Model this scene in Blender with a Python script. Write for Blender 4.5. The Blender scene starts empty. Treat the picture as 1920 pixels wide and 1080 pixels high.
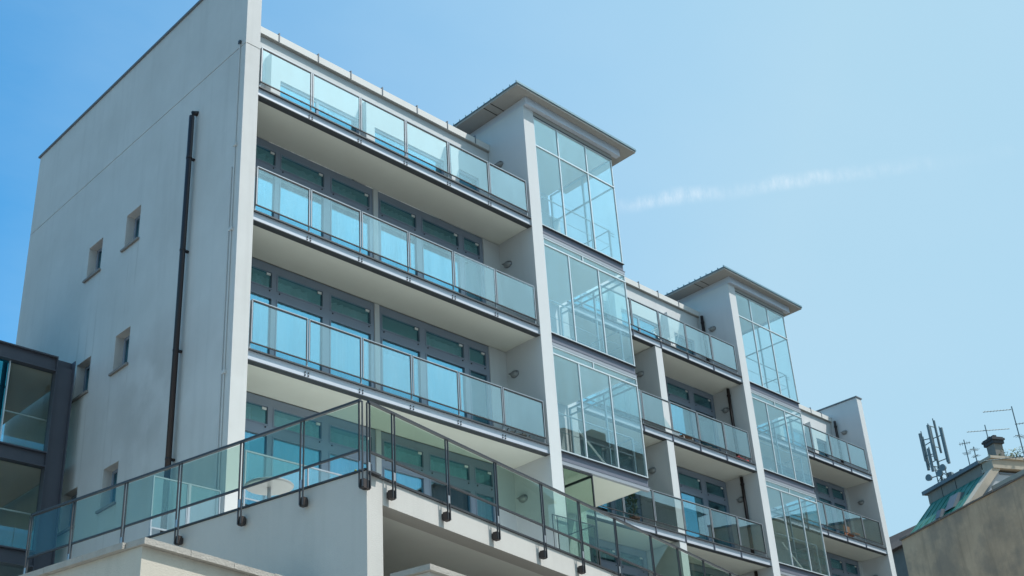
import bpy, bmesh, math, random
from mathutils import Vector, Matrix
random.seed(7)
R = math.radians
S = bpy.context.scene
COL = S.collection

# ------------------------------------------------------------------ camera
cam = bpy.data.cameras.new("camera")
camo = bpy.data.objects.new("camera", cam)
COL.objects.link(camo)
f_ = Vector((0.63868297, 0.62463293, 0.44935261))
r_ = Vector((0.71779524, -0.6940417, -0.05546268))
u_ = Vector((-0.27722563, -0.35796623, 0.89163116))
m = Matrix.Identity(4)
for i in range(3):
    m[i][0], m[i][1], m[i][2] = r_[i], u_[i], -f_[i]
m.translation = Vector((-11.2648586, -17.99604852, 1.62366789))
camo.matrix_world = m
cam.sensor_width = 36.0
cam.lens = 2323.957 / 1920 * 36.0
cam.shift_x = 24.909 / 1920
cam.shift_y = 95.911 / 1920
cam.clip_start = 0.1
cam.clip_end = 6000
S.camera = camo

# ------------------------------------------------------------------ light
SUN_EL, SUN_AZ = 60.0, 142.0           # azimuth clockwise from +Y
sd = Vector((math.sin(R(SUN_AZ)) * math.cos(R(SUN_EL)), math.cos(R(SUN_AZ)) * math.cos(R(SUN_EL)), math.sin(R(SUN_EL))))
sun = bpy.data.lights.new("sun", 'SUN')
sun.energy = 3.3
sun.angle = R(0.53)
sun.color = (1.0, 0.955, 0.9)
suno = bpy.data.objects.new("sun", sun)
suno.rotation_euler = (-sd).to_track_quat('-Z', 'Y').to_euler()
suno.location = (0, -40, 60)
COL.objects.link(suno)

W = bpy.data.worlds.new("World")
S.world = W
W.use_nodes = True
nt = W.node_tree
nt.nodes.clear()
def N(t, **k):
    n = nt.nodes.new(t)
    for a, b in k.items():
        setattr(n, a, b)
    return n
L = lambda a, b: nt.links.new(a, b)
out = N('ShaderNodeOutputWorld'); bg = N('ShaderNodeBackground')
sky = N('ShaderNodeTexSky', sky_type='NISHITA')
sky.sun_disc = False
sky.sun_elevation = R(SUN_EL)
sky.sun_rotation = R(SUN_AZ)
sky.altitude = 100
sky.air_density = 1.15
sky.dust_density = 1.6
sky.ozone_density = 1.6
bg.inputs['Strength'].default_value = 0.15
geo = N('ShaderNodeTexCoord')
# thin veil of high cloud and an old, broken contrail, both part of the sky
mp = N('ShaderNodeMapping'); mp.inputs['Scale'].default_value = (1.6, 3.4, 5.0)
L(geo.outputs['Generated'], mp.inputs['Vector'])
cl = N('ShaderNodeTexNoise'); cl.inputs['Scale'].default_value = 1.7; cl.inputs['Detail'].default_value = 7; cl.inputs['Roughness'].default_value = 0.55
L(mp.outputs['Vector'], cl.inputs['Vector'])
cr = N('ShaderNodeMapRange'); cr.inputs['From Min'].default_value = 0.40; cr.inputs['From Max'].default_value = 0.78
cr.inputs['To Min'].default_value = 0.0; cr.inputs['To Max'].default_value = 0.22
L(cl.outputs['Fac'], cr.inputs['Value'])
# contrail: band about a great circle
a_ = Vector((0.67397608, 0.51027877, 0.53420203)); b_ = Vector((0.8177564, 0.25755089, 0.51472517))
nrm = a_.cross(b_).normalized(); mid = (a_ + b_).normalized(); tang = nrm.cross(mid).normalized()
def dot(vec):
    d = N('ShaderNodeVectorMath', operation='DOT_PRODUCT'); d.inputs[1].default_value = vec
    L(geo.outputs['Generated'], d.inputs[0]); return d.outputs['Value']
def math_(op, a, b=None, c=None):
    n = N('ShaderNodeMath', operation=op)
    for i, v in enumerate((a, b, c)):
        if v is None: continue
        if isinstance(v, (int, float)): n.inputs[i].default_value = v
        else: L(v, n.inputs[i])
    return n.outputs[0]
wob = N('ShaderNodeTexNoise'); wob.inputs['Scale'].default_value = 130; wob.inputs['Detail'].default_value = 5; wob.inputs['Roughness'].default_value = 0.72
cx_ = N('ShaderNodeCombineXYZ'); L(math_('MULTIPLY', dot(tang), 1.0), cx_.inputs[0]); L(math_('MULTIPLY', dot(nrm), 0.32), cx_.inputs[1]); L(cx_.outputs[0], wob.inputs['Vector'])
wob2 = N('ShaderNodeTexNoise'); wob2.inputs['Scale'].default_value = 16; wob2.inputs['Detail'].default_value = 4
L(geo.outputs['Generated'], wob2.inputs['Vector'])
dn = math_('ADD', dot(nrm), math_('MULTIPLY', math_('SUBTRACT', wob2.outputs['Fac'], 0.5), 0.016))
dabs = math_('ABSOLUTE', dn)
band = N('ShaderNodeMapRange'); band.interpolation_type = 'SMOOTHSTEP'
band.inputs['From Min'].default_value = 0.0; band.inputs['From Max'].default_value = 0.0085
band.inputs['To Min'].default_value = 1.0; band.inputs['To Max'].default_value = 0.0
L(dabs, band.inputs['Value'])
brk = N('ShaderNodeMapRange'); brk.inputs['From Min'].default_value = 0.36; brk.inputs['From Max'].default_value = 0.66; brk.inputs['To Min'].default_value = 0.12
L(wob.outputs['Fac'], brk.inputs['Value'])
brk2 = N('ShaderNodeMapRange'); brk2.inputs['From Min'].default_value = 0.36; brk2.inputs['From Max'].default_value = 0.60
brk2.inputs['To Min'].default_value = 0.2
L(wob2.outputs['Fac'], brk2.inputs['Value'])
alng = N('ShaderNodeMapRange'); alng.interpolation_type = 'SMOOTHSTEP'
alng.inputs['From Min'].default_value = -0.17; alng.inputs['From Max'].default_value = -0.135
L(dot(tang), alng.inputs['Value'])
fade = N('ShaderNodeMapRange'); fade.inputs['From Min'].default_value = 0.0; fade.inputs['From Max'].default_value = 0.16
fade.inputs['To Min'].default_value = 1.0; fade.inputs['To Max'].default_value = 0.0
L(dot(tang), fade.inputs['Value'])
trail = math_('MULTIPLY', math_('MULTIPLY', math_('MULTIPLY', band.outputs[0], brk.outputs[0]), math_('MULTIPLY', alng.outputs[0], fade.outputs[0])), math_('MULTIPLY', brk2.outputs[0], 0.46))
hs = N('ShaderNodeMix', data_type='RGBA', blend_type='MULTIPLY'); hs.inputs[0].default_value = 1.0
L(sky.outputs['Color'], hs.inputs[6]); hs.inputs[7].default_value = (0.165, 0.69, 0.91, 1)
# summer haze: thin on the side away from the sun, thicker towards it
hv = Vector((math.sin(R(SUN_AZ)), math.cos(R(SUN_AZ)), 0))
hr_ = N('ShaderNodeMapRange'); hr_.inputs['From Min'].default_value = -0.46; hr_.inputs['From Max'].default_value = 0.25
low = N('ShaderNodeMapRange'); low.inputs['From Min'].default_value = 0.62; low.inputs['From Max'].default_value = 0.2; low.inputs['To Max'].default_value = 0.2
L(dot(Vector((0, 0, 1))), low.inputs['Value'])
L(dot(hv), hr_.inputs['Value'])
hf = math_('MINIMUM', math_('ADD', math_('POWER', hr_.outputs[0], 0.75), low.outputs[0]), 0.93)
glow = N('ShaderNodeMapRange'); glow.inputs['From Min'].default_value = 0.74; glow.inputs['From Max'].default_value = 1.0
glow.inputs['To Min'].default_value = 1.0; glow.inputs['To Max'].default_value = 2.6
L(dot(sd), glow.inputs['Value'])
hcol = N('ShaderNodeVectorMath', operation='SCALE'); hcol.inputs[0].default_value = (1.78, 2.72, 3.30)
L(glow.outputs[0], hcol.inputs['Scale'])
hz = N('ShaderNodeMix', data_type='RGBA'); L(hf, hz.inputs[0]); L(hs.outputs[2], hz.inputs[6]); L(hcol.outputs[0], hz.inputs[7])
mx = N('ShaderNodeMix', data_type='RGBA'); L(cr.outputs[0], mx.inputs[0]); L(hz.outputs[2], mx.inputs[6]); mx.inputs[7].default_value = (2.0, 2.8, 3.5, 1)
mx2 = N('ShaderNodeMix', data_type='RGBA'); L(trail, mx2.inputs[0]); L(mx.outputs[2], mx2.inputs[6]); mx2.inputs[7].default_value = (4.0, 4.2, 4.35, 1)
L(mx2.outputs[2], bg.inputs['Color']); L(bg.outputs[0], out.inputs['Surface'])

vs = S.view_settings
S.display_settings.display_device = 'sRGB'
vs.view_transform = 'Standard'; vs.look = 'None'; vs.exposure = 0.8; vs.gamma = 1.0; vs.use_curve_mapping = False
S.render.engine = 'CYCLES'
S.cycles.max_bounces = 10
S.cycles.diffuse_bounces = 4
S.cycles.glossy_bounces = 4
S.cycles.transmission_bounces = 6
S.cycles.transparent_max_bounces = 28
S.cycles.caustics_reflective = False
S.cycles.caustics_refractive = False

# ------------------------------------------------------------------ materials
MATS = {}
def mat(name, col, rough=0.7, metal=0.0, var=0.0, vscale=3.0, bump=0.0, bscale=60.0, streak=0.0, spec=0.4, dirt=None, dirt_amt=0.0, dscale=0.8):
    mt = bpy.data.materials.new(name); mt.use_nodes = True
    t = mt.node_tree; b = t.nodes['Principled BSDF']
    b.inputs['Roughness'].default_value = rough; b.inputs['Metallic'].default_value = metal
    b.inputs['Specular IOR Level'].default_value = spec
    tc = t.nodes.new('ShaderNodeTexCoord')
    cur = None
    def mix(fac, c):
        nonlocal cur
        mxn = t.nodes.new('ShaderNodeMix'); mxn.data_type = 'RGBA'
        t.links.new(fac, mxn.inputs[0])
        if cur is None: mxn.inputs[6].default_value = (*col, 1)
        else: t.links.new(cur, mxn.inputs[6])
        mxn.inputs[7].default_value = (*c, 1); cur = mxn.outputs[2]
    def noise(scale, vec=(1, 1, 1), lo=0.4, hi=0.7, amt=1.0, det=6):
        mpn = t.nodes.new('ShaderNodeMapping'); mpn.inputs['Scale'].default_value = vec
        t.links.new(tc.outputs['Object'], mpn.inputs['Vector'])
        n = t.nodes.new('ShaderNodeTexNoise'); n.inputs['Scale'].default_value = scale; n.inputs['Detail'].default_value = det
        n.inputs['Roughness'].default_value = 0.6
        t.links.new(mpn.outputs[0], n.inputs['Vector'])
        mr = t.nodes.new('ShaderNodeMapRange'); mr.inputs['From Min'].default_value = lo; mr.inputs['From Max'].default_value = hi
        mr.inputs['To Max'].default_value = amt
        t.links.new(n.outputs['Fac'], mr.inputs['Value']); return mr.outputs[0]
    if var:
        mix(noise(vscale, amt=var), tuple(c * 0.62 for c in col))
        mix(noise(vscale * 7, lo=0.5, hi=0.75, amt=var * 0.6), tuple(min(1, c * 1.18) for c in col))
    if streak:
        mix(noise(1.0, (2.6, 2.6, 0.16), 0.52, 0.74, streak), tuple(c * 0.55 for c in col))
    if dirt:
        mix(noise(dscale, lo=0.45, hi=0.62, amt=dirt_amt, det=10), dirt)
    if cur is None: b.inputs['Base Color'].default_value = (*col, 1)
    else: t.links.new(cur, b.inputs['Base Color'])
    if bump:
        n = t.nodes.new('ShaderNodeTexNoise'); n.inputs['Scale'].default_value = bscale; n.inputs['Detail'].default_value = 4
        t.links.new(tc.outputs['Object'], n.inputs['Vector'])
        bp = t.nodes.new('ShaderNodeBump'); bp.inputs['Strength'].default_value = bump; bp.inputs['Distance'].default_value = 0.02
        t.links.new(n.outputs['Fac'], bp.inputs['Height']); t.links.new(bp.outputs[0], b.inputs['Normal'])
    MATS[name] = mt
    return mt

def glass(name, tint, base, edge, gcol):
    mt = bpy.data.materials.new(name); mt.use_nodes = True
    t = mt.node_tree; t.nodes.clear()
    o = t.nodes.new('ShaderNodeOutputMaterial'); mx_ = t.nodes.new('ShaderNodeMixShader')
    tr = t.nodes.new('ShaderNodeBsdfTransparent'); tr.inputs[0].default_value = (*tint, 1)
    gl = t.nodes.new('ShaderNodeBsdfGlossy'); gl.inputs['Color'].default_value = (*gcol, 1); gl.inputs['Roughness'].default_value = 0.0
    lw = t.nodes.new('ShaderNodeLayerWeight'); lw.inputs['Blend'].default_value = 0.5
    pw = t.nodes.new('ShaderNodeMath'); pw.operation = 'POWER'; pw.inputs[1].default_value = 3.5
    t.links.new(lw.outputs['Facing'], pw.inputs[0])
    ma = t.nodes.new('ShaderNodeMath'); ma.operation = 'MULTIPLY_ADD'; ma.inputs[1].default_value = edge; ma.inputs[2].default_value = base
    ma.use_clamp = True
    t.links.new(pw.outputs[0], ma.inputs[0])
    tc = t.nodes.new('ShaderNodeTexCoord'); oi_ = t.nodes.new('ShaderNodeObjectInfo')
    sc_ = t.nodes.new('ShaderNodeVectorMath'); sc_.operation = 'MULTIPLY_ADD'; sc_.inputs[1].default_value = (2.2, 2.2, .55)
    t.links.new(tc.outputs['Object'], sc_.inputs[0])
    of = t.nodes.new('ShaderNodeVectorMath'); of.operation = 'SCALE'; of.inputs[0].default_value = (37, 19, 53); t.links.new(oi_.outputs['Random'], of.inputs['Scale'])
    t.links.new(of.outputs[0], sc_.inputs[2])
    nz = t.nodes.new('ShaderNodeTexNoise'); nz.inputs['Scale'].default_value = 1.6; nz.inputs['Detail'].default_value = 6; t.links.new(sc_.outputs[0], nz.inputs[0])
    sm = t.nodes.new('ShaderNodeMath'); sm.operation = 'MULTIPLY_ADD'; sm.inputs[1].default_value = 0.22 * base ** .5; sm.inputs[2].default_value = -0.11 * base ** .5
    t.links.new(nz.outputs['Fac'], sm.inputs[0])
    rv = t.nodes.new('ShaderNodeMath'); rv.operation = 'MULTIPLY_ADD'; rv.inputs[1].default_value = 0.3 * base; rv.inputs[2].default_value = -0.15 * base; t.links.new(oi_.outputs['Random'], rv.inputs[0])
    ad = t.nodes.new('ShaderNodeMath'); t.links.new(sm.outputs[0], ad.inputs[0]); t.links.new(rv.outputs[0], ad.inputs[1])
    ad2 = t.nodes.new('ShaderNodeMath'); ad2.use_clamp = True; t.links.new(ad.outputs[0], ad2.inputs[0]); t.links.new(ma.outputs[0], ad2.inputs[1])
    t.links.new(ad2.outputs[0], mx_.inputs[0]); t.links.new(tr.outputs[0], mx_.inputs[1]); t.links.new(gl.outputs[0], mx_.inputs[2])
    t.links.new(mx_.outputs[0], o.inputs[0])
    MATS[name] = mt
    return mt

STUCCO = mat("white_stucco", (0.535, 0.55, 0.55), 0.9, var=0.10, vscale=0.7, bump=0.25, bscale=90, streak=0.14)
GABLE = mat("gable_stucco", (0.535, 0.53, 0.515), 0.9, var=0.22, vscale=0.45, bump=0.3, bscale=70, streak=0.22, dirt=(0.40, 0.385, 0.36), dirt_amt=0.26, dscale=0.35)
def gable_stains(mt):
    t = mt.node_tree; b = t.nodes['Principled BSDF']
    src = b.inputs['Base Color'].links[0].from_socket
    tc = t.nodes.new('ShaderNodeTexCoord'); sp = t.nodes.new('ShaderNodeSeparateXYZ'); t.links.new(tc.outputs['Object'], sp.inputs[0])
    def mth(op, a, b_=None):
        n = t.nodes.new('ShaderNodeMath'); n.operation = op
        for i, v in enumerate((a, b_)):
            if v is None: continue
            if isinstance(v, (int, float)): n.inputs[i].default_value = v
            else: t.links.new(v, n.inputs[i])
        return n.outputs[0]
    def ramp(v, a, c):
        n = t.nodes.new('ShaderNodeMapRange'); n.interpolation_type = 'SMOOTHSTEP'; n.inputs['From Min'].default_value = a; n.inputs['From Max'].default_value = c
        t.links.new(v, n.inputs['Value']); return n.outputs[0]
    def noise(sc, vec):
        mpn = t.nodes.new('ShaderNodeMapping'); mpn.inputs['Scale'].default_value = vec; t.links.new(tc.outputs['Object'], mpn.inputs[0])
        n = t.nodes.new('ShaderNodeTexNoise'); n.inputs['Scale'].default_value = sc; n.inputs['Detail'].default_value = 8; t.links.new(mpn.outputs[0], n.inputs[0]); return n.outputs['Fac']
    acc = None
    wig = mth('MULTIPLY', mth('SUBTRACT', noise(1.0, (1, 1, 1.2)), 0.5), 0.10)
    for y0, w in ((4.74, .07), (4.03, .05), (6.50, .07), (5.75, .05), (4.4, .03), (6.1, .04)):
        d = mth('ABSOLUTE', mth('SUBTRACT', mth('ADD', sp.outputs[1], wig), y0))
        m_ = ramp(d, w, 0.0); acc = m_ if acc is None else mth('MAXIMUM', acc, m_)
    zs = ramp(sp.outputs[2], 16.45, 16.2)
    run = mth('MULTIPLY', mth('MULTIPLY', acc, zs), ramp(noise(1.0, (3, 5, .5)), .42, .62))
    run = mth('MULTIPLY', run, 0.30)
    vd = t.nodes.new('ShaderNodeVectorMath'); vd.operation = 'DISTANCE'; vd.inputs[1].default_value = (0, 3.1, 12.3); t.links.new(tc.outputs['Object'], vd.inputs[0])
    blot = mth('MULTIPLY', mth('MULTIPLY', ramp(vd.outputs['Value'], 2.6, 0.3), ramp(noise(.9, (1, 1, 1)), .34, .62)), 0.34)
    fac = mth('MAXIMUM', run, blot)
    mx_ = t.nodes.new('ShaderNodeMix'); mx_.data_type = 'RGBA'; t.links.new(fac, mx_.inputs[0]); t.links.new(src, mx_.inputs[6]); mx_.inputs[7].default_value = (0.27, 0.255, 0.235, 1)
    t.links.new(mx_.outputs[2], b.inputs['Base Color'])
gable_stains(GABLE)
SOFFIT = mat("soffit_plaster", (0.62, 0.635, 0.575), 0.95, var=0.10, vscale=0.9, bump=0.1, bscale=60)
TERR = mat("terrace_plaster", (0.475, 0.46, 0.43), 0.92, var=0.14, vscale=0.8, bump=0.35, bscale=80, streak=0.16)
STEEL = mat("painted_steel", (0.50, 0.53, 0.58), 0.5, 0.1, var=0.15, vscale=2.0, streak=0.15)
FLANGE = mat("flange_steel", (0.055, 0.06, 0.065), 0.55, 0.2, var=0.25, vscale=4)
BEAMW = mat("bay_beam_steel", (0.15, 0.158, 0.195), 0.5, 0.1, var=0.15, vscale=2)
SILLM = mat("sill_metal", (0.29, 0.31, 0.34), 0.5, 0.2, var=0.12, vscale=2)
GASK_SHADE = mat("gasket_and_shade", (0.025, 0.028, 0.03), 0.6)  # also paints the shaded underside of the balcony rail frames
RAIL = mat("galvanised_rail", (0.36, 0.38, 0.40), 0.4, 0.5, var=0.1, vscale=5)
DSTEEL = mat("dark_steel", (0.05, 0.052, 0.057), 0.5, 0.3, var=0.2, vscale=4)
BRACK = mat("brown_bracket", (0.06, 0.048, 0.045), 0.55, 0.3, var=0.2, vscale=8)
MULL = mat("mullion_metal", (0.56, 0.61, 0.63), 0.4, 0.3)
MULL2 = mat("inner_metal", (0.26, 0.32, 0.35), 0.4, 0.3)
FRAME = mat("window_frame_paint", (0.20, 0.245, 0.31), 0.22, var=0.08, vscale=3, spec=0.8)
DARK = mat("dark_gap", (0.02, 0.02, 0.022), 0.8)
ROOM = mat("room_wall_paint", (0.30, 0.29, 0.27), 0.9)
CURT = mat("curtain_cloth", (0.78, 0.78, 0.75), 0.9, var=0.1, vscale=2)
COPE = mat("pale_coping", (0.58, 0.575, 0.55), 0.75, var=0.14, vscale=1.5, streak=0.12)
ROOFM = mat("roof_soffit_board", (0.33, 0.315, 0.29), 0.85, var=0.14, vscale=1.2)
ROOFT = mat("roof_sheet_metal", (0.16, 0.25, 0.29), 0.5, 0.4)
PIPE = mat("brown_downpipe", (0.028, 0.018, 0.017), 0.45, 0.2, var=0.15, vscale=4)
CONDUIT = mat("grey_conduit", (0.50, 0.505, 0.50), 0.7)
LAMPG = mat("lamp_glass", (0.25, 0.26, 0.255), 0.35, var=0.1, vscale=20)
LAMPM = mat("lamp_metal", (0.22, 0.23, 0.24), 0.5, 0.4)
STONE = mat("stone_coping", (0.34, 0.315, 0.28), 0.95, var=0.4, vscale=9, bump=0.6, bscale=45)
SILL = mat("sill_stone", (0.23, 0.21, 0.195), 0.8, var=0.2, vscale=6)
OLDW = mat("weathered_render", (0.52, 0.36, 0.235), 0.95, var=0.6, vscale=0.6, bump=0.6, bscale=14, streak=0.75, dirt=(0.21, 0.175, 0.14), dirt_amt=0.6, dscale=0.55)
OLDC = mat("old_wall_coping", (0.16, 0.135, 0.115), 0.95, var=0.35, vscale=3)
COPPER = mat("green_copper", (0.022, 0.15, 0.11), 0.6, 0.1, var=0.3, vscale=1.4, streak=0.35, dirt=(0.16, 0.34, 0.33), dirt_amt=0.35, dscale=1.1)
CREAM = mat("cream_cornice", (0.40, 0.35, 0.28), 0.9, var=0.25, vscale=2, streak=0.25)
ATTIC = mat("attic_render", (0.24, 0.215, 0.185), 0.95, var=0.3, vscale=1.5, streak=0.4)
LEAD = mat("lead_flashing", (0.15, 0.17, 0.19), 0.65, 0.2, var=0.3, vscale=2)
PEDI = mat("pediment_paint", (0.36, 0.39, 0.42), 0.9, var=0.12, vscale=1.5)
BRICKM = mat("chimney_render", (0.21, 0.20, 0.18), 0.95, var=0.35, vscale=3, streak=0.4)
SOOT = mat("sooty_cap", (0.05, 0.055, 0.06), 0.9, var=0.3, vscale=4)
TILE = mat("dark_tile", (0.095, 0.075, 0.066), 0.9, var=0.4, vscale=4, bump=0.5, bscale=18)
DWALL = mat("dark_old_wall", (0.16, 0.145, 0.13), 0.95, var=0.4, vscale=2)
ANT = mat("antenna_metal", (0.13, 0.17, 0.18), 0.5, 0.5)
ANTP = mat("antenna_panel", (0.14, 0.18, 0.195), 0.5, var=0.1)
ASPH = mat("asphalt", (0.055, 0.055, 0.056), 0.95, var=0.3, vscale=0.6, bump=0.4, bscale=40)
LOGGIA = mat("loggia_plaster", (0.78, 0.79, 0.74), 0.95, var=0.08)
ANNEXM = mat("annex_render", (0.46, 0.42, 0.355), 0.95, var=0.25, vscale=0.9, bump=0.4, bscale=60, streak=0.3)
PAVE = mat("pavement_stone", (0.42, 0.41, 0.38), 0.9, var=0.2, vscale=1.2)
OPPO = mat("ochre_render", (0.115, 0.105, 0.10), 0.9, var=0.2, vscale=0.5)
RED = mat("red_cloth", (0.30, 0.025, 0.03), 0.8)
ORANGE = mat("orange_plastic", (0.30, 0.12, 0.06), 0.5)
WOOD = mat("brown_wood", (0.22, 0.13, 0.075), 0.7, var=0.3, vscale=6)
WHITEP = mat("white_plastic", (0.75, 0.75, 0.73), 0.5)
YEL = mat("yellow_hose", (0.50, 0.42, 0.06), 0.5)
LEAF = mat("leaf_green", (0.055, 0.10, 0.035), 0.6, var=0.4, vscale=6)
CLAY = mat("clay_pot", (0.14, 0.085, 0.06), 0.85, var=0.2, vscale=8)
BUNDLE = mat("dark_bundle", (0.045, 0.042, 0.04), 0.8, var=0.3, vscale=9)
G_RAIL = glass("railing_glass", (0.89, 0.96, 0.95), 0.155, 0.5, (0.90, 0.97, 0.95))
G_TERR = glass("terrace_glass", (0.76, 0.855, 0.80), 0.03, 0.35, (0.80, 0.95, 1.0))
G_LINK = glass("link_glass", (0.90, 0.93, 0.91), 0.04, 0.4, (0.7, 0.95, 1.0))
G_MIRR = glass("mirror_glass", (0.35, 0.6, 0.65), 0.72, 0.2, (0.10, 0.72, 0.95))
LINKC = mat("link_ceiling", (0.50, 0.45, 0.38), 0.9, var=0.1)
G_BAY = glass("bay_glass", (0.935, 0.985, 0.985), 0.155, 0.5, (0.82, 0.98, 1.0))
G_WIN = glass("window_glass", (0.78, 0.80, 0.80), 0.36, 0.5, (0.32, 0.76, 0.94))

# ------------------------------------------------------------------ mesh helpers
class MB:
    def __init__(s): s.v = []; s.f = []
    def quad(s, *p):
        i = len(s.v); s.v += [tuple(q) for q in p]; s.f.append(tuple(range(i, i + len(p)))); return s
    def box(s, x0, x1, y0, y1, z0, z1, M=None):
        i = len(s.v)
        c = [(x0, y0, z0), (x1, y0, z0), (x1, y1, z0), (x0, y1, z0), (x0, y0, z1), (x1, y0, z1), (x1, y1, z1), (x0, y1, z1)]
        if M is not None: c = [tuple(M @ Vector(q)) for q in c]
        s.v += c
        s.f += [tuple(i + j for j in q) for q in ((0, 3, 2, 1), (4, 5, 6, 7), (0, 1, 5, 4), (1, 2, 6, 5), (2, 3, 7, 6), (3, 0, 4, 7))]
        return s
    def prism(s, poly, z0, z1):
        i = len(s.v); n = len(poly)
        s.v += [(x, y, z0) for x, y in poly] + [(x, y, z1) for x, y in poly]
        s.f.append(tuple(i + j for j in reversed(range(n)))); s.f.append(tuple(i + n + j for j in range(n)))
        for j in range(n):
            k = (j + 1) % n; s.f.append((i + j, i + k, i + n + k, i + n + j))
        return s
    def hexa(s, c):      # 8 corners: bottom 4, top 4
        i = len(s.v); s.v += [tuple(q) for q in c]
        s.f += [tuple(i + j for j in q) for q in ((0, 3, 2, 1), (4, 5, 6, 7), (0, 1, 5, 4), (1, 2, 6, 5), (2, 3, 7, 6), (3, 0, 4, 7))]
        return s
    def tube(s, pts, r, n=8, cap=True):
        pts = [Vector(p) for p in pts]; i0 = len(s.v)
        for k, p in enumerate(pts):
            if k == 0: d = pts[1] - p
            elif k == len(pts) - 1: d = p - pts[k - 1]
            else: d = (pts[k + 1] - p).normalized() + (p - pts[k - 1]).normalized()
            d.normalize()
            a = Vector((0, 0, 1)) if abs(d.z) < 0.9 else Vector((1, 0, 0))
            e1 = d.cross(a).normalized(); e2 = d.cross(e1)
            rr = r[k] if isinstance(r, (list, tuple)) else r
            for j in range(n):
                t = 2 * math.pi * j / n
                s.v.append(tuple(p + e1 * math.cos(t) * rr + e2 * math.sin(t) * rr))
        for k in range(len(pts) - 1):
            for j in range(n):
                a = i0 + k * n + j; b = i0 + k * n + (j + 1) % n
                s.f.append((a, b, b + n, a + n))
        if cap:
            s.f.append(tuple(i0 + j for j in reversed(range(n)))); e = i0 + (len(pts) - 1) * n
            s.f.append(tuple(e + j for j in range(n)))
        return s
    def lathe(s, prof, axis='z', n=16, c=(0, 0, 0)):
        i0 = len(s.v)
        for r, h in prof:
            for j in range(n):
                t = 2 * math.pi * j / n; a, b = r * math.cos(t), r * math.sin(t)
                p = {'z': (a, b, h), 'x': (h, a, b), 'y': (a, h, b)}[axis]
                s.v.append(tuple(p[k] + c[k] for k in range(3)))
        for k in range(len(prof) - 1):
            for j in range(n):
                a = i0 + k * n + j; b = i0 + k * n + (j + 1) % n
                s.f.append((a, b, b + n, a + n))
        return s
    def mesh(s, name, mt, smooth=False):
        me = bpy.data.meshes.new(name); me.from_pydata(s.v, [], s.f)
        bm = bmesh.new(); bm.from_mesh(me); bmesh.ops.recalc_face_normals(bm, faces=bm.faces); bm.to_mesh(me); bm.free()
        me.materials.append(mt)
        if smooth:
            for p in me.polygons: p.use_smooth = True
        me.update()
        return me
    def build(s, name, mt, parent=None, loc=None, smooth=False):
        return link(name, s.mesh(name, mt, smooth), parent, loc)

def link(name, me, parent=None, loc=None):
    o = bpy.data.objects.new(name, me); COL.objects.link(o)
    if parent is not None: o.parent = parent
    if loc is not None: o.location = loc
    return o
def thing(name, label, cat, loc=(0, 0, 0), rz=0.0, group=None):
    o = bpy.data.objects.new(name, None); COL.objects.link(o)
    o.location = loc; o.rotation_euler = (0, 0, rz); o.empty_display_size = 0.3
    tag(o, label, cat, group); return o
def tag(o, label=None, cat=None, group=None, kind=None):
    if label: o['label'] = label
    if cat: o['category'] = cat
    if group: o['group'] = group
    if kind: o['kind'] = kind
    return o
def copy_tree(o, parent=None, loc=None):
    c = o.copy(); COL.objects.link(c)
    if parent is not None: c.parent = parent
    if loc is not None: c.location = loc
    for ch in [q for q in bpy.data.objects if q.parent == o and q is not c]:
        copy_tree(ch, c)
    return c

# ------------------------------------------------------------------ ground
tag(MB().box(-600, 600, -600, 600, -0.3, 0.0).build("ground", ASPH), kind='structure')
tag(MB().box(-60, 90, -21.0, 30, -0.02, 0.13).build("pavement", PAVE), kind='structure')

# ------------------------------------------------------------------ apartment building
H0, FL = 18.49, 3.1
lev = lambda k: H0 - FL * k
bld = thing("apartment_building", "white stepped apartment block with glass balconies and two glazed corner bays", "building")

def rect_holes(x, ys, zs, holes, depth, mb):
    """front faces in the plane X = x facing -X, with real openings and grooves recessed by their own depth"""
    yb = sorted(set(ys + [h[0] for h in holes] + [h[1] for h in holes]))
    zb = sorted(set(zs + [h[2] for h in holes] + [h[3] for h in holes]))
    for a, b in zip(yb, yb[1:]):
        for c, d in zip(zb, zb[1:]):
            h = next((q for q in holes if q[0] <= a and q[1] >= b and q[2] <= c and q[3] >= d), None)
            if h is None:
                mb.quad((x, b, c), (x, a, c), (x, a, d), (x, b, d))
    for (a, b, c, d, dp) in holes:
        X = x + dp
        mb.quad((x, a, c), (x, b, c), (X, b, c), (X, a, c)); mb.quad((x, a, d), (X, a, d), (X, b, d), (x, b, d))
        mb.quad((x, a, c), (X, a, c), (X, a, d), (x, a, d)); mb.quad((x, b, c), (x, b, d), (X, b, d), (X, b, c))
        if dp < 0.1: mb.quad((X, b, c), (X, a, c), (X, a, d), (X, b, d))

GW = []        # gable windows: y0,y1,z0,z1
for k in range(3):
    GW.append((4.05, 4.68, 16.50 - FL * k, 17.40 - FL * k)); GW.append((5.78, 6.44, 16.48 - FL * k, 17.36 - FL * k))
holes = [(a, b, c, d, 0.30) for a, b, c, d in GW] + [(0.0, 10.05, 19.452, 19.476, 0.02)]
gm = MB()
T, D, ZT = 0.356, 10.05, 21.93
rect_holes(0.0, [0.0, D], [0.0, ZT], holes, 0.3, gm)
gm.quad((0, 0, 0), (T, 0, 0), (T, 0, 19.452), (0, 0, 19.452))          # sunlit front edge
gm.quad((0, 0, 19.476), (T, 0, 19.476), (T, 0, ZT), (0, 0, ZT))
gm.quad((0, 0.012, 19.452), (T, 0.012, 19.452), (T, 0.012, 19.476), (0, 0.012, 19.476))
gm.quad((0, 0, 19.452), (T, 0, 19.452), (T, 0.012, 19.452), (0, 0.012, 19.452))
gm.quad((0, 0, 19.476), (0, 0.012, 19.476), (T, 0.012, 19.476), (T, 0, 19.476))
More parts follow.
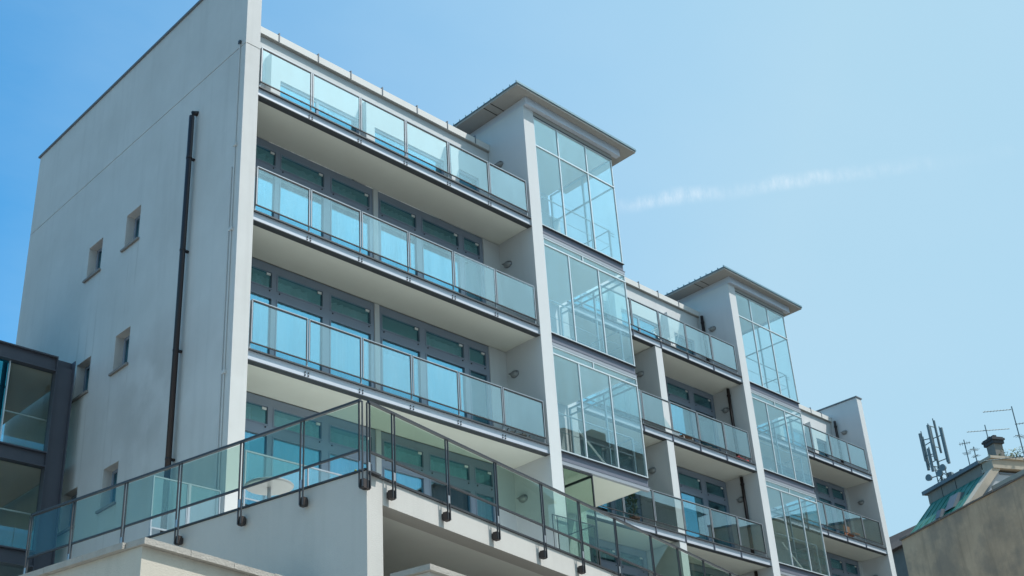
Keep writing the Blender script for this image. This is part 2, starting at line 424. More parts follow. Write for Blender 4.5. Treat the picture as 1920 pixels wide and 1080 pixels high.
gm.quad((T, 0, 0), (T, D, 0), (T, D, ZT), (T, 0, ZT)); gm.quad((0, D, 0), (0, D, ZT), (T, D, ZT), (T, D, 0))
gm.quad((0, 0, ZT), (T, 0, ZT), (T, D, ZT), (0, D, ZT))
me = bpy.data.meshes.new("gable_wall"); me.from_pydata(gm.v, [], gm.f); me.materials.append(GABLE)
gable = link("gable_wall", me, bld)
MB().box(-0.045, T + 0.04, -0.02, D + 0.05, ZT + 0.003, ZT + 0.055).build("roof_edge_flashing", LEAD, bld)
for (a, b, c, d) in GW:
    w = MB().box(0.20, 0.26, a + .001, a + 0.07, c + .001, d - .001).box(0.20, 0.26, b - 0.07, b - .001, c + .001, d - .001).box(0.20, 0.26, a + 0.07, b - 0.07, d - 0.07, d - .001).box(0.20, 0.26, a + 0.07, b - 0.07, c + .001, c + 0.08)
    w.box(0.205, 0.255, (a + b) / 2 + .06, (a + b) / 2 + .10, c + 0.08, d - 0.07)
    w = w.build("window", FRAME, bld)
    MB().box(0.225, 0.235, a + 0.07, b - 0.07, c + 0.08, d - 0.07).build("pane", G_WIN, w)
    MB().box(0.285, 0.30, a + .002, b - .002, c + .002, d - .002).build("blind", ROOM, w)
    MB().box(-0.055, 0.197, a - 0.05, b + 0.08, c - 0.045, c + 0.004).build("sill", SILL, w)
# downpipe and thin conduits on the gable
p = MB().tube([(0.05, 1.83, 18.66), (-0.10, 1.83, 18.60), (-0.13, 1.83, 18.50), (-0.13, 1.83, 7.9)], 0.06, 10)
dp = p.build("downpipe", PIPE, bld, smooth=True)
for z in (17.4, 15.1, 12.8, 10.5):
    MB().lathe([(0.0, -0.02), (0.066, -0.02), (0.066, 0.02), (0.0, 0.02)], 'z', 10, (-0.13, 1.83, z)).box(-0.06, 0.0, 1.80, 1.86, z - .02, z + .02).build("pipe_clip", PIPE, dp)
cd = MB().tube([(-0.02, 0.20, 19.56), (-0.02, 0.20, 7.9)], 0.013, 6).tube([(-0.02, 0.29, 16.4), (-0.02, 0.29, 7.9)], 0.011, 6).build("conduit", CONDUIT, bld)
for z in (14.87, 16.9, 11.74):
    MB().box(-0.05, -0.002, 0.155, 0.245, z - .035, z + .035).build("junction_box", CONDUIT, cd)
MB().box(-0.05, -0.002, 0.17, 0.23, 19.53, 19.61).build("junction_box", DSTEEL, cd)

# ---- the three recessed bays
BAYS = [dict(y=0.0, x0=0.356, x1=8.598, posts=[0.393 + 1.3535 * j for j in range(7)], levels=(0, 1, 2), stiff=False),
        dict(y=2.443, x0=12.56, x1=21.011, posts=[15.471 + 1.339 * j for j in range(-2, 5)], levels=(0, 1, 2, 3), stiff=True),
        dict(y=4.889, x0=24.78, x1=33.273, posts=[29.067 + 1.339 * j for j in range(-3, 4)], levels=(0, 1, 2, 3), stiff=True)]

def frame_mesh(w):
    t = 0.018; a, b, z0, z1 = 0.016, w - 0.016, 0.12, 1.065
    f = MB()
    f.box(a, b, -0.004, 0.030, z1 - t, z1)
    f.box(a, a + t, 0.0, 0.026, z0 + t, z1 - t).box(b - t, b, 0.0, 0.026, z0 + t, z1 - t)
    k_ = MB(); q = t + .012; q2 = t + .028  # glazing bead and bottom bar, black to paint in the rail's shaded underside
    k_.box(a + t, b - t, 0.003, 0.023, z1 - q2, z1 - t).box(a, b, 0.0, 0.026, z0, z0 + t + .006)
    k_.box(a + t, a + q, 0.004, 0.022, z0 + t + .006, z1 - q2).box(b - q, b - t, 0.004, 0.022, z0 + t + .006, z1 - q2)
    g = MB().box(a + t + .002, b - t - .002, 0.010, 0.016, z0 + t + .002, z1 - t - .002)
    return f.mesh("panel_frame", RAIL), g.mesh("glass_panel", G_RAIL), k_.mesh("gasket_shade", GASK_SHADE)
post_me = MB().box(-0.012, 0.012, 0.034, 0.064, 0.003, 1.05).box(-0.05, 0.05, 0.015, 0.095, 0.0005, 0.012).mesh("railing_post", RAIL)
bm_ = MB()
for dx in (-0.04, 0.04):
    for dz in (-0.03, 0.03):
        bm_.lathe([(0.0, -0.016), (0.017, -0.016), (0.017, 0.0)], 'y', 6, (dx, 0.049, -0.145 + dz))
bolt_me = bm_.mesh("bolt", DSTEEL)
stiff_me = MB().box(-0.010, 0.010, 0.010, 0.049, -0.236, -0.031).mesh("stiffener", BEAMW)

def balcony(b, k):
    x0, x1, y = b['x0'] + .003, b['x1'] - .003, b['y']
    o = MB().box(x0, x1, 0.066, 1.236, -0.237, -0.0305).build("balcony", SOFFIT, bld, (0, y, lev(k)))
    MB().box(x0, x1, 0.050, 0.062, -0.238, -0.030).build("beam_web", STEEL, o)
    MB().box(x0, x1, 0.0, 0.12, -0.030, 0.0).build("beam_flange", FLANGE, o); MB().box(x0, x1, 0.0, 0.16, -0.256, -0.238).build("beam_flange", FLANGE, o)
    MB().box(x0, x1, 0.13, 1.236, -0.012, 0.03).build("floor_tiles", SILL, o)
    P = b['posts']; w = P[1] - P[0]
    if 'fr' not in b: b['fr'], b['gl'], b['ga'] = frame_mesh(w)
    for j, px in enumerate(P):
        link("railing_post", post_me, o, (px + (0.02 if j == 0 else (-0.02 if j == len(P) - 1 else 0)), 0, 0))
        if 0 < j < len(P) - 1:
            q = link("stiffener" if b['stiff'] else "bolt", stiff_me if b['stiff'] else bolt_me, o, (px, 0, 0))
            if not b['stiff']: q['kind'] = 'stuff'
        if j < len(P) - 1:
            link("panel_frame", b['fr'], o, (px, 0, 0)); link("glass_panel", b['gl'], o, (px, 0, 0)).rotation_euler = (R(random.uniform(-.5, .5)), 0, R(random.uniform(-.15, .15))); link("gasket_shade", b['ga'], o, (px, 0, 0))
    return o
for b in BAYS:
    for k in b['levels']:
        o = balcony(b, k)
        b.setdefault('objs', {})[k] = o

def curtain(x0, x1, y, z0, z1, parent, amp=0.045, seed=0):
    rnd = random.Random(seed); mb = MB(); n = max(8, int((x1 - x0) / 0.028)); ph = rnd.random() * 6
    wl = rnd.uniform(0.13, 0.24); pts = []
    for i in range(n + 1):
        x = x0 + (x1 - x0) * i / n
        pts.append((x, y + amp * math.sin(2 * math.pi * x / wl + ph) * (0.6 + 0.4 * math.sin(x * 5 + ph))))
    for (xa, ya), (xb, yb) in zip(pts, pts[1:]):
        mb.quad((xa, ya, z0), (xb, yb, z0), (xb, yb, z1), (xa, ya, z1))
    return mb.build("curtain", CURT, parent, smooth=True)

WCOUNT = [0]
def window(x0, x1, panes, y, zf, dark=(), short=(), low=0.0):
    """two-tier glazed screen: panes = list of (xa, xb); upper lights and tall lower lights"""
    ztop = 2.845; f = MB(); d0, d1 = 0.0, 0.07
    f.box(x0, x1, y + d0, y + d1, zf + 2.67, zf + ztop)                       # head
    f.box(x0, x1, y + d0, y + d1, zf + 2.045, zf + 2.25)                      # transom
    f.box(x0, x1, y + d0, y + d1, zf + low + 0.032, zf + low + 0.13)
    edges = [x0] + [v for p_ in panes for v in p_] + [x1]
    for a, b in zip(edges[0::2], edges[1::2]):
        f.box(a, b, y + d0, y + d1, zf + 2.25, zf + 2.67); f.box(a, b, y + d0, y + d1, zf + low + 0.13, zf + 2.045)
    for a, b in panes:                                                        # opening-light rims, slightly proud
        for za, zb in ((2.25, 2.67), (low + 0.13, 2.045)):
            t = 0.022
            f.box(a - .004, a + t, y - 0.014, y + 0.03, zf + za - .004, zf + zb + .004).box(b - t, b + .004, y - 0.014, y + 0.03, zf + za - .004, zf + zb + .004)
            f.box(a + t, b - t, y - 0.014, y + 0.03, zf + zb - t, zf + zb + .004).box(a + t, b - t, y - 0.014, y + 0.03, zf + za - .004, zf + za + t)
    w = f.build("window", FRAME, bld)
    for i, (a, b) in enumerate(panes):
        WCOUNT[0] += 1
        MB().box(a + .023, b - .023, y + 0.032, y + 0.042, zf + 2.25 + .023, zf + 2.67 - .023).build("pane", G_WIN, w)
        MB().box(a + .023, b - .023, y + 0.032, y + 0.042, zf + low + 0.13 + .023, zf + 2.045 - .023).build("pane", G_WIN, w)
        if i not in dark:
            curtain(a - .02, b + .02 - (0.28 * (b - a) if WCOUNT[0] % 5 == 3 else 0), y + 0.17, zf + low + 0.05, zf + (1.80 if i in short else 2.60), w, seed=WCOUNT[0])
        MB().box(b - 0.135, b - 0.04, y + 0.012, y + 0.0315, zf + 2.585, zf + 2.635).build("vent_label", WHITEP, w)
        mbk = MB()
        for hx in (a + 0.07, b - 0.07):
            mbk.box(hx - .012, hx + .012, y - 0.02, y - 0.0005, zf + 2.19, zf + 2.215)
        mbk.build("catch", DARK, w)['kind'] = 'stuff'
    return w

B1L = [(0.46, 1.69), (1.80, 3.02), (3.20, 4.35)]
B1R = [(4.64, 5.80), (5.96, 7.20), (7.34, 7.93)]
for k in (1, 2, 3):
    window(0.359, 4.43, B1L, 1.24, lev(k), low=-1.40 if k == 3 else 0.0); window(4.565, 8.02, B1R, 1.24, lev(k), dark=(2,) if k == 2 else (), short=(0,) if k == 2 else (), low=-1.40 if k == 3 else 0.0)
for k in (1, 2, 3):
    window(16.79, 20.99, [(17.0, 18.3), (18.48, 19.64), (19.86, 20.86)], 2.443 + 1.24, lev(k), dark=(1, 2) if k > 1 else (2,))
    window(12.6, 16.44, [(12.8, 13.9), (14.05, 15.1), (15.25, 16.3)], 2.443 + 1.24, lev(k))
    window(28.2, 33.06, [(28.4, 29.6), (29.8, 30.75), (30.95, 31.85), (32.06, 32.93)], 4.889 + 1.24, lev(k), dark=(3,) if k == 1 else ())
# back walls beside the windows, one per bay, floors 1..3
for k in (1, 2, 3):
    z0, z1 = lev(k) + 0.032, lev(k) + 2.846
    if k == 3: z0 = 7.71
    for q in ((8.022, 8.597, 1.21, 1.45), (4.432, 4.563, 1.205, 1.40), (24.79, 28.198, 6.10, 6.35), (33.062, 33.272, 6.10, 6.35)):
        MB().box(*q, z0, z1).build("facade_wall", STUCCO, bld)
# partition fin in the second bay (its sunlit edge is the white column)
for k in (1, 2, 3):
    MB().box(16.46, 16.77, 2.455, 3.68, lev(k) + 0.002, lev(k) + 2.846).build("partition_wall", STUCCO, bld)
# floor edges / rooms behind the panes
rm = MB()
rm.box(0.357, 8.597, 1.9, 9.9, 0.0, 18.2).box(12.2, 21.01, 4.35, 10.0, 0.0, 18.2).box(24.4, 33.27, 6.8, 12.0, 0.0, 18.2)
for k in (1, 2, 3):
    rm.box(0.358, 8.597, 1.32, 1.9, lev(k) - .23, lev(k) + .02).box(12.57, 21.01, 3.77, 4.35, lev(k) - .23, lev(k) + .02).box(24.79, 33.27, 6.22, 6.8, lev(k) - .23, lev(k) + .02)
    rm.box(0.358, 8.597, 1.32, 1.9, lev(k) + 2.7, lev(k) + 2.84).box(12.57, 21.01, 3.77, 4.35, lev(k) + 2.7, lev(k) + 2.84).box(24.79, 33.27, 6.22, 6.8, lev(k) + 2.7, lev(k) + 2.84)
rm.build("room_wall", ROOM, bld)
o = MB().box(0.41, 3.10, .035, .061, 10.205, 10.235).box(0.41, 3.10, .038, .058, 9.3, 9.325)
for x in (.41, 1.70, 1.80, 3.07): o.box(x, x + .03, .036, .060, 7.72, 10.205)
o = o.build("guard_rail", RAIL, bld)
for a, c in ((.445, 1.695), (1.835, 3.065)): MB().box(a, c, .044, .052, 9.33, 10.2).build("glass_panel", G_RAIL, o)
MB().box(12.19, 21.0, 2.57, 3.6, 0.0, 8.93).box(24.4, 33.26, 5.02, 6.1, 0.0, 8.93).build("lower_wall", STUCCO, bld)

# ---- top floor: set-back wall, pilasters, glazing, coping stones
def top_floor(b, xa, xb, pil, joints, wins):
    y = b['y']; z0 = lev(0) + 0.03; yw = y + 1.40
    t = MB()
    t.box(xa, xb, yw, yw + 0.22, 20.24, 21.24)
    xs = sorted([xa] + [v for w_ in wins for v in w_] + [xb])
    for a, c in zip(xs[0::2], xs[1::2]):
        t.box(a, c, yw, yw + 0.22, z0, 20.24)
    t.build("set_back_wall", STUCCO, bld)
    for px in pil:
        MB().box(px, px + 0.26, y + 1.16, yw - .002, z0, 20.7).build("pilaster", STUCCO, bld)
    for a, c in wins:
        f = MB().box(a, c, yw + .03, yw + .09, 20.16, 20.24).box(a, c, yw + .03, yw + .09, z0, z0 + .08).box(a, a + .07, yw + .03, yw + .09, z0 + .08, 20.16).box(c - .07, c, yw + .03, yw + .09, z0 + .08, 20.16)
        n = max(1, round((c - a) / 1.2)); wd = (c - a) / n
        for i in range(1, n): f.box(a + wd * i - .035, a + wd * i + .035, yw + .03, yw + .09, z0 + .08, 20.16)
        wn = f.build("window", FRAME, bld)
        for i in range(n):
            MB().box(a + wd * i + (.07 if i == 0 else .035), a + wd * (i + 1) - (.07 if i == n - 1 else .035), yw + .055, yw + .065, z0 + .08, 20.16).build("pane", G_WIN, wn)
        curtain(a + .03, c - .03, yw + 0.25, z0, 20.22, wn, seed=int(a * 7))
    # roof coping in stones with raised joint clips
    e = [xa] + joints + [xb]
    for a, c in zip(e, e[1:]):
        MB().box(a + .004, c - .004, y + 1.31, y + 1.75, 21.26, 21.45).build("coping_stone", COPE, bld)
    for q in joints:
        MB().box(q - .012, q + .012, y + 1.295, y + 1.76, 21.27, 21.515).build("joint_clip", LEAD, bld)
    MB().box(xa, xb, y + 1.345, y + 1.75, 21.24, 21.26).build("coping_bed", ROOFM, bld)
    MB().box(xa, xb, y + 1.76, 10.0, 21.0, 21.3).build("roof_slab", LEAD, bld)
    MB().box(xa, xb, yw + .55, yw + .6, z0, 21.0).build("room_wall", ROOM, bld)
top_floor(BAYS[0], 0.359, 8.595, [1.43, 4.20, 6.98], [0.75, 1.72, 2.86, 3.85, 4.85, 6.0, 7.05, 8.05], [(1.7, 4.18), (4.48, 6.96), (7.26, 8.2)])
top_floor(BAYS[1], 12.56, 21.008, [13.4, 16.2, 18.9], [13.6, 14.7, 15.8, 16.9, 17.75, 18.75, 19.85], [(13.7, 16.15), (16.5, 18.85), (19.2, 20.6)])
top_floor(BAYS[2], 24.78, 33.27, [26.0, 28.8, 31.2], [26.0, 27.2, 28.4, 29.6, 30.75, 31.7, 32.5], [(26.3, 28.75), (29.1, 31.15), (31.5, 32.7)])

# ---- piers, tower cores and end wall
TOP = 22.03
def slab_wall(name, x0, x1, y0, y1, z0, z1, mt=STUCCO):
    return MB().box(x0, x1, y0, y1, z0, z1).build(name, mt, bld)
slab_wall("pier_wall", 8.598, 8.986, 0.0, 6.0, 0.0, TOP)
slab_wall("pier_wall", 21.011, 21.399, 2.443, 8.5, 0.0, TOP)
slab_wall("pier_wall", 12.19, 12.557, 2.47, 4.3, 0.0, 21.2)
slab_wall("pier_wall", 24.41, 24.777, 4.915, 6.7, 0.0, 21.2)
e = slab_wall("end_wall", 33.273, 33.64, 4.889, 14.0, 0.0, 21.93)
MB().box(33.23, 33.69, 4.86, 14.05, 21.933, 21.985).build("roof_edge_flashing", LEAD, bld)
slab_wall("core_wall", 8.99, 12.186, 2.52, 2.9, 0.0, 21.95)
slab_wall("core_wall", 21.403, 24.406, 4.965, 5.3, 0.0, 21.95)
# dark downpipes on the balcony side of the second pier and the end wall
for (x, y, z0, z1) in ((20.90, 5.0 - 2.0, 15.4, 18.2), (20.90, 3.0, 12.3, 15.1), (20.90, 3.0, 9.2, 12.0), (20.92, 3.62, 18.5, 21.2), (33.16, 6.02, 18.5, 21.2)):
    d_ = MB().tube([(x, y, z0), (x, y, z1)], 0.055, 8).build("downpipe", PIPE, bld, smooth=True)
    MB().lathe([(0.0, -0.03), (0.068, -0.03), (0.068, 0.03), (0.0, 0.03)], 'z', 8, (x, y, z1 - 0.25)).build("pipe_clip", PIPE, d_)

# ---- glazed corner bays ("towers")
def tower(x0, x1, y, mull, roof):
    xr = x1; bt = [18.43 - FL * k for k in range(3)]
    x0g = x0 + .003
    yb = 2.40
    for k in range(3):
        z = bt[k]; zt = 21.865 if k == 0 else bt[k - 1] - 0.345
        trans = 20.93 if k == 0 else zt - 0.21
        f = MB(); t = 0.017
        def vbar(x, za, zb, yy=0.0, w=t): f.box(x - w, x + w, yy + .012, yy + .06, za, zb)
        def hbar(xa, xb, zz, w=t): f.box(xa, xb, .006, .058, zz - w, zz + w)
        hbar(x0g, xr, zt - t); hbar(x0g, xr, trans); hbar(x0g, xr, z + t + .003)
        ms = [mull[0], mull[1]]
        for mx_ in ms: vbar(mx_, z + .003, trans if k else zt)
        if k: vbar((x0 + xr) / 2 - .1, trans, zt)
        f.box(xr - .03, xr, .012, .055, z + .003, zt); f.box(x0g, x0g + .02, .012, .055, z + .003, zt)
        gb = f.build("glass_bay", MULL, bld, (0, y, 0)); f = MB()
        # side return frame
        f.box(xr - .05, xr - .005, .06, yb, zt - .045, zt - .002).box(xr - .05, xr - .005, .06, yb, trans - t, trans + t).box(xr - .05, xr - .005, .06, yb, z + .003, z + .045)
        f.box(xr - .052, xr - .007, 1.11, 1.155, z + .003, zt).box(xr - .052, xr - .007, yb - .05, yb, z + .003, zt)
        f.build("side_frame", MULL2, gb)
        cols = [x0g + .02] + ms + [xr - .03]
        for a, c in zip(cols, cols[1:]):
            MB().box(a + t, c - t, .028, .038, z + .05, trans - t).build("glass_panel", G_BAY, gb)
        tops = cols if k == 0 else [cols[0], (x0 + xr) / 2 - .1, cols[-1]]
        for a, c in zip(tops, tops[1:]):
            MB().box(a + t, c - t, .028, .038, trans + t, zt - .045).build("glass_panel", G_BAY, gb)
        for a, c in ((.062, 1.108), (1.157, yb - .052)):
            MB().box(xr - .033, xr - .023, a, c, z + .047, trans - t).build("glass_panel", G_BAY, gb)
            MB().box(xr - .033, xr - .023, a, c, trans + t, zt - .047).build("glass_panel", G_BAY, gb)
        # floor, beam, pale sill strip
        MB().box(x0g, xr + .01, .045, .055, z - .236, z - .013).build("beam_web", BEAMW, gb)
        MB().box(x0g, xr + .02, -.012, .11, z - .013, z).build("beam_flange", FLANGE, gb); MB().box(x0g, xr + .02, -.008, .11, z - .249, z - .236).build("beam_flange", BEAMW, gb)
        MB().box(x0g, xr, .056, yb + .1, z - .234, z - .015).build("floor_slab", SOFFIT, gb)
        MB().box(x0g, xr - .01, .0, .09, z - .344, z - .2505).build("sill_strip", SILLM, gb)
        # inner guard rail
        rl = MB(); zr = z + 1.10
        xe = xr - .2
        rl.tube([(x0g + .25, .22, zr), (xe, .22, zr), (xe, 1.25, zr)], .019, 6).tube([(x0g + .25, .22, z + .62), (xe, .22, z + .62), (xe, 1.25, z + .62)], .009, 6)
        for q in (x0g + 1.15, x0g + 2.25): rl.box(q - .04, q - .02, .21, .23, z, zr - .01).box(q + .02, q + .04, .21, .23, z, zr - .01)
        rl.box(xe - .02, xe + .02, .20, .24, z, zr - .01).box(xe - .015, xe + .015, 1.23, 1.26, z, zr - .01).box(xe + .02, xr - .03, .19, .21, zr - .16, zr - .145).box(xe + .02, xr - .03, .19, .21, zr - .08, zr - .065)
        rl.build("guard_rail", MULL2, gb)
        if k == 2:
            MB().tube([(x0 + 1.25, .5, z + 1.0), (x0 + 2.55, .5, z + .03)], .024, 6).build("brace", WHITEP, gb)
        if k == 1:
            MB().tube([(x0 + 1.0, .35, z + .35), (x0 + 1.7, .35, z + .03)], .018, 6).build("brace", WHITEP, gb)
    # ceiling under the roof and roof itself
    yy = y
    MB().box(x0g, xr, .075 + yy, 2.5 + yy, 21.93, 22.0).build("bay_ceiling", SOFFIT, bld)
    MB().box(x0g, xr, .004 + yy, .07 + yy, 21.87, 22.03).build("head_panel", ROOFM, bld)
    MB().box(x0g, xr, -.004 + yy, .003 + yy, 21.852, 21.885).build("head_gasket", GASK_SHADE, bld)
    ra, rb = roof
    r = MB().box(ra, rb, yy - .31, yy + 2.45, 22.275, 22.335).build("tower_roof", ROOFM, bld)
    MB().box(x0 - .388 + .02, xr + .26, yy - .115, yy + .035, 22.035, 22.272).build("fascia_beam", STEEL, r)
    MB().box(x0 - .388 + .03, x0 - .388 + .13, yy + .04, yy + 2.4, 22.035, 22.272).build("edge_beam", STEEL, r)
    MB().box(xr - .12, xr - .02, yy + .04, yy + 2.4, 22.035, 22.272).build("edge_beam", STEEL, r)
    MB().box(ra - .025, rb + .025, yy - .335, yy + 2.47, 22.338, 22.362).build("roof_sheet", ROOFT, r)
    for i in range(12):
        q = yy - .31 + i * 0.246
        MB().box(ra - .028, rb + .028, q - .012, q + .012, 22.3625, 22.415).build("standing_seam", ROOFT, r)
    for q in (0.72, 0.98):
        MB().box(ra + .01, x0 - .388 + .02, yy + q - .008, yy + q + .008, 22.262, 22.2745).build("soffit_joint", DARK, r)
tower(8.986, 12.178, 0.0, (9.92, 11.07), (8.1, 12.93))
tower(21.399, 24.394, 2.47, (22.27, 23.33), (20.5, 25.2))

# front face of the tower core is open at terrace level: soffit, glass wing and guard
z3 = 18.43 - 3 * FL
gw = MB().box(9.0, 10.06, .02, .06, 11.83, 11.86).box(10.03, 10.06, .02, .06, 9.2, 11.83).box(9.0, 9.03, .02, .06, 9.2, 11.83).build("glass_wing", DSTEEL, bld)
MB().box(9.03, 10.03, .035, .045, 9.2, 11.83).build("glass_panel", G_TERR, gw)
MB().box(10.02, 10.05, .061, 1.6, 11.80, 11.86).box(9.02, 9.06, .061, 1.6, 11.80, 11.86).build("frame_bar", DSTEEL, gw)
gr = MB()
gr.tube([(8.45, -.05, 9.15), (8.45, -.05, 10.55), (9.86, -.05, 10.55), (9.86, -.05, 9.15)], .017, 6).tube([(8.6, -.05, 9.15), (8.6, -.05, 10.55)], .014, 6).tube([(9.86, -.05, 10.55), (9.86, .9, 10.55), (9.86, .9, 9.15)], .014, 6)
gr = gr.build("guard_rail", DSTEEL, bld)
MB().box(8.62, 9.84, -.055, -.045, 9.2, 10.53).build("glass_panel", G_RAIL, gr)
MB().box(8.99, 12.18, 0.0, 2.5, 8.85, 9.13).build("floor_slab", SOFFIT, bld)
MB().box(21.40, 24.39, 2.47, 4.9, 8.85, 9.13).build("floor_slab", SOFFIT, bld)

# ------------------------------------------------------------------ wall lamps
def wall_lamp(loc, label, tilt=0):
    t = thing("wall_lamp", label, "wall lamp", loc, 0, "oval wall lamps on the balcony side walls")
    return t
lamp_base = MB().lathe([(0.0, 0.0), (0.115, 0.0), (0.115, -0.03), (0.105, -0.035)], 'x', 18)
lamp_glass = MB().lathe([(0.105, -0.035), (0.100, -0.06), (0.075, -0.09), (0.035, -0.105), (0.0, -0.108)], 'x', 18)
for mb_ in (lamp_base, lamp_glass): mb_.v = [(x, y * 1.15, z * 0.82) for x, y, z in mb_.v]
lb_me = lamp_base.mesh("back_plate", LAMPM, True); lg_me = lamp_glass.mesh("lamp_shade", LAMPG, True)
lh_me = MB().box(-0.112, -0.036, -0.13, 0.13, 0.012, 0.022).mesh("cage_bar", LAMPM)
LAMPS = [((8.597, 0.98, 20.63), "round wall lamp on the pier beside the top balcony of the nearest bay"),
         ((8.597, 0.92, 17.53), "round wall lamp at the right end of the nearest bay, second balcony down"),
         ((8.597, 0.94, 14.44), "round wall lamp at the right end of the nearest bay, third balcony down"),
         ((8.597, 0.94, 11.24), "round wall lamp seen through the terrace railing, right end of nearest bay"),
         ((21.010, 3.30, 20.60), "round wall lamp on the middle pier beside the top balcony of the middle bay"),
         ((16.459, 3.12, 17.52), "round wall lamp on the partition left of the white column, upper of two"),
         ((16.459, 3.10, 14.36), "round wall lamp on the partition left of the white column, lower of two"),
         ((21.010, 3.26, 17.55), "round wall lamp beside the brown downpipe, middle bay, second balcony down"),
         ((21.010, 3.20, 14.41), "round wall lamp beside the brown downpipe, middle bay, third balcony down"),
         ((33.272, 5.72, 20.62), "round wall lamp on the far end wall at the top balcony"),
         ((33.272, 5.58, 17.50), "round wall lamp on the far end wall one balcony below the top"),
         ((33.272, 5.60, 14.40), "round wall lamp on the far end wall at the picture's lower edge")]
for loc, lab in LAMPS:
    t = wall_lamp(loc, lab); link("back_plate", lb_me, t); link("lamp_shade", lg_me, t); link("cage_bar", lh_me, t)

# ------------------------------------------------------------------ terrace in front (rotated plan)
P0 = Vector((-1.24, -5.56)); P1 = Vector((-1.36, -5.54))
TD = Vector((0.98014, 0.19828)); TN = Vector((0.19828, -0.98014))     # along the front, outward
LD = Vector((-0.20373, 0.97903)); LN = Vector((-0.97903, -0.20373))   # along the left run (away), outward
def tf(s, o, z=None):
    q = P0 + TD * s + TN * o
    return (q.x, q.y) if z is None else (q.x, q.y, z)
def tl(s, o, z=None):
    q = P1 + LD * s + LN * o
    return (q.x, q.y) if z is None else (q.x, q.y, z)
MF = Matrix(((TD.x, TN.x, 0, P0.x), (TD.y, TN.y, 0, P0.y), (0, 0, 1, 0), (0, 0, 0, 1)))    # local (s, outward, z)
ML = Matrix(((LD.x, LN.x, 0, P1.x), (LD.y, LN.y, 0, P1.y), (0, 0, 1, 0), (0, 0, 0, 1)))
terr = thing("terrace_building", "low white terrace wing in front of the block, with recessed loggia below", "building", (0, 0, 0))
ZC = 7.74
MB().prism([tl(7.2, -.12), tl(0.0, -.12), tf(0.12, -.125), tf(0.44, -.125), tf(0.44, -.42), tl(0.5, -.42 - .0), tl(7.2, -.42)], 0.0, ZC).build("side_wall", TERR, terr)
MB().box(0.443, 18.0, -.42, -.12, 7.37, ZC, MF).build("fascia", TERR, terr)
MB().prism([tf(0.46, -.43), tf(18.0, -.43), (17.0, -.05), (8.59, -.05), (8.59, 1.235), (.36, 1.235), (.36, -.05), (-.1, -.05), (-.1, 1.3), tl(7.0, -.43), tl(0.6, -.43)], 7.40, 7.70).build("terrace_floor", LOGGIA, terr)
MB().box(0.8, 18.0, -2.6, -2.4, 0.0, 7.39, MF).build("loggia_wall", TERR, terr)
dr = MB().box(0.85, 2.3, -2.395, -2.33, 6.55, 6.72, MF).box(0.85, 0.93, -2.395, -2.33, 4.5, 6.55, MF).box(2.22, 2.3, -2.395, -2.33, 4.5, 6.55, MF).build("door_frame", DARK, terr)
MB().box(0.94, 2.21, -2.39, -2.36, 4.5, 6.54, MF).build("door_leaf", WOOD, dr)
MB().box(0.02, 18.0, .45, .96, 0.0, 6.11, MF).build("loggia_parapet", TERR, terr)
MB().box(-.05, 18.05, .38, 1.03, 6.113, 6.19, MF).build("parapet_cap", STONE, terr)
# thin metal edging along the top of the terrace wall
MB().box(0.03, 18.0, -.44, -.095, ZC + .002, ZC + .034, MF).build("wall_capping", DSTEEL, terr)
MB().box(0.0, 7.2, -.44, -.095, ZC + .004, ZC + .03, ML).build("wall_capping", DSTEEL, terr)

trl = thing("terrace_railing", "dark steel and glass railing round the corner terrace", "railing", tf(0, 0, ZC))
tro = Vector(tf(0, 0, ZC)); Minv = Matrix.Translation(-tro)
fs = [0.0, 0.55, 1.83, 3.12, 4.47, 5.68, 6.95, 8.33, 9.45, 10.6, 11.9, 13.2, 14.5]
ls = [0.0, 1.08, 2.27, 3.57, 4.79, 6.03, 7.12]
ZR = 8.75
def railing_run(M, ss, first_at_corner):
    A = Minv @ M
    for i, s in enumerate(ss):
        zb = ZC - .27
        if first_at_corner and i == 0: s_ = s
        pm = MB().box(s - .037, s - .022, -.011, .011, zb, ZR - .02, A).box(s + .020, s + .037, -.011, .011, zb, ZR - .02, A)
        po = pm.build("railing_post", DSTEEL, trl)
        MB().box(s - .042, s + .042, -.085, -.012, zb - .01, zb + .12, A).box(s - .02, s + .02, -.12, -.086, zb + .02, zb + .11, A).build("bracket", BRACK, po)
        MB().box(s - .021, s + .021, -.014, .014, ZC - .02, ZC + .10, A).build("spacer", RAIL, po)
    for a, b in zip(ss, ss[1:]):
        MB().box(a + .05, b - .05, -.006, .006, ZC + .285, ZR - .045, A).build("glass_panel", G_TERR, trl)
    MB().box(ss[0], ss[-1], -.022, .022, ZR - .02, ZR + .016, A).build("handrail", DSTEEL, trl)
    for a, b in zip(ss, ss[1:]):
        MB().box(a + .036, b - .036, -.016, .016, ZC + .25, ZC + .28, A).build("bottom_rail", DSTEEL, trl)
railing_run(MF, fs, True)
railing_run(ML, ls, True)

# small glass windscreen between the terrace railing and the gable
ws = thing("glass_windscreen", "low glass screen with thin grey frame beside the gable wall, behind the terrace railing", "screen", (-0.72, 0.06, 7.70))
f = MB()
for a, b in ((-.66, .02), (.05, .66)):
    f.box(a, a + .022, -.012, .012, .72, 1.65).box(b - .022, b, -.012, .012, .72, 1.65).box(a + .022, b - .022, -.012, .012, 1.628, 1.65).box(a + .022, b - .022, -.012, .012, .72, .745)
f.box(-.66, -.63, -.02, .02, 0.0, .719).box(.63, .66, -.02, .02, 0.0, .719).box(.02, .05, -.02, .02, 0.0, 1.65)
f.build("frame", RAIL, ws)
MB().box(-.638, -.002, -.004, .004, .745, 1.628).build("glass_panel", G_RAIL, ws); MB().box(.072, .638, -.004, .004, .745, 1.628).build("glass_panel", G_RAIL, ws)

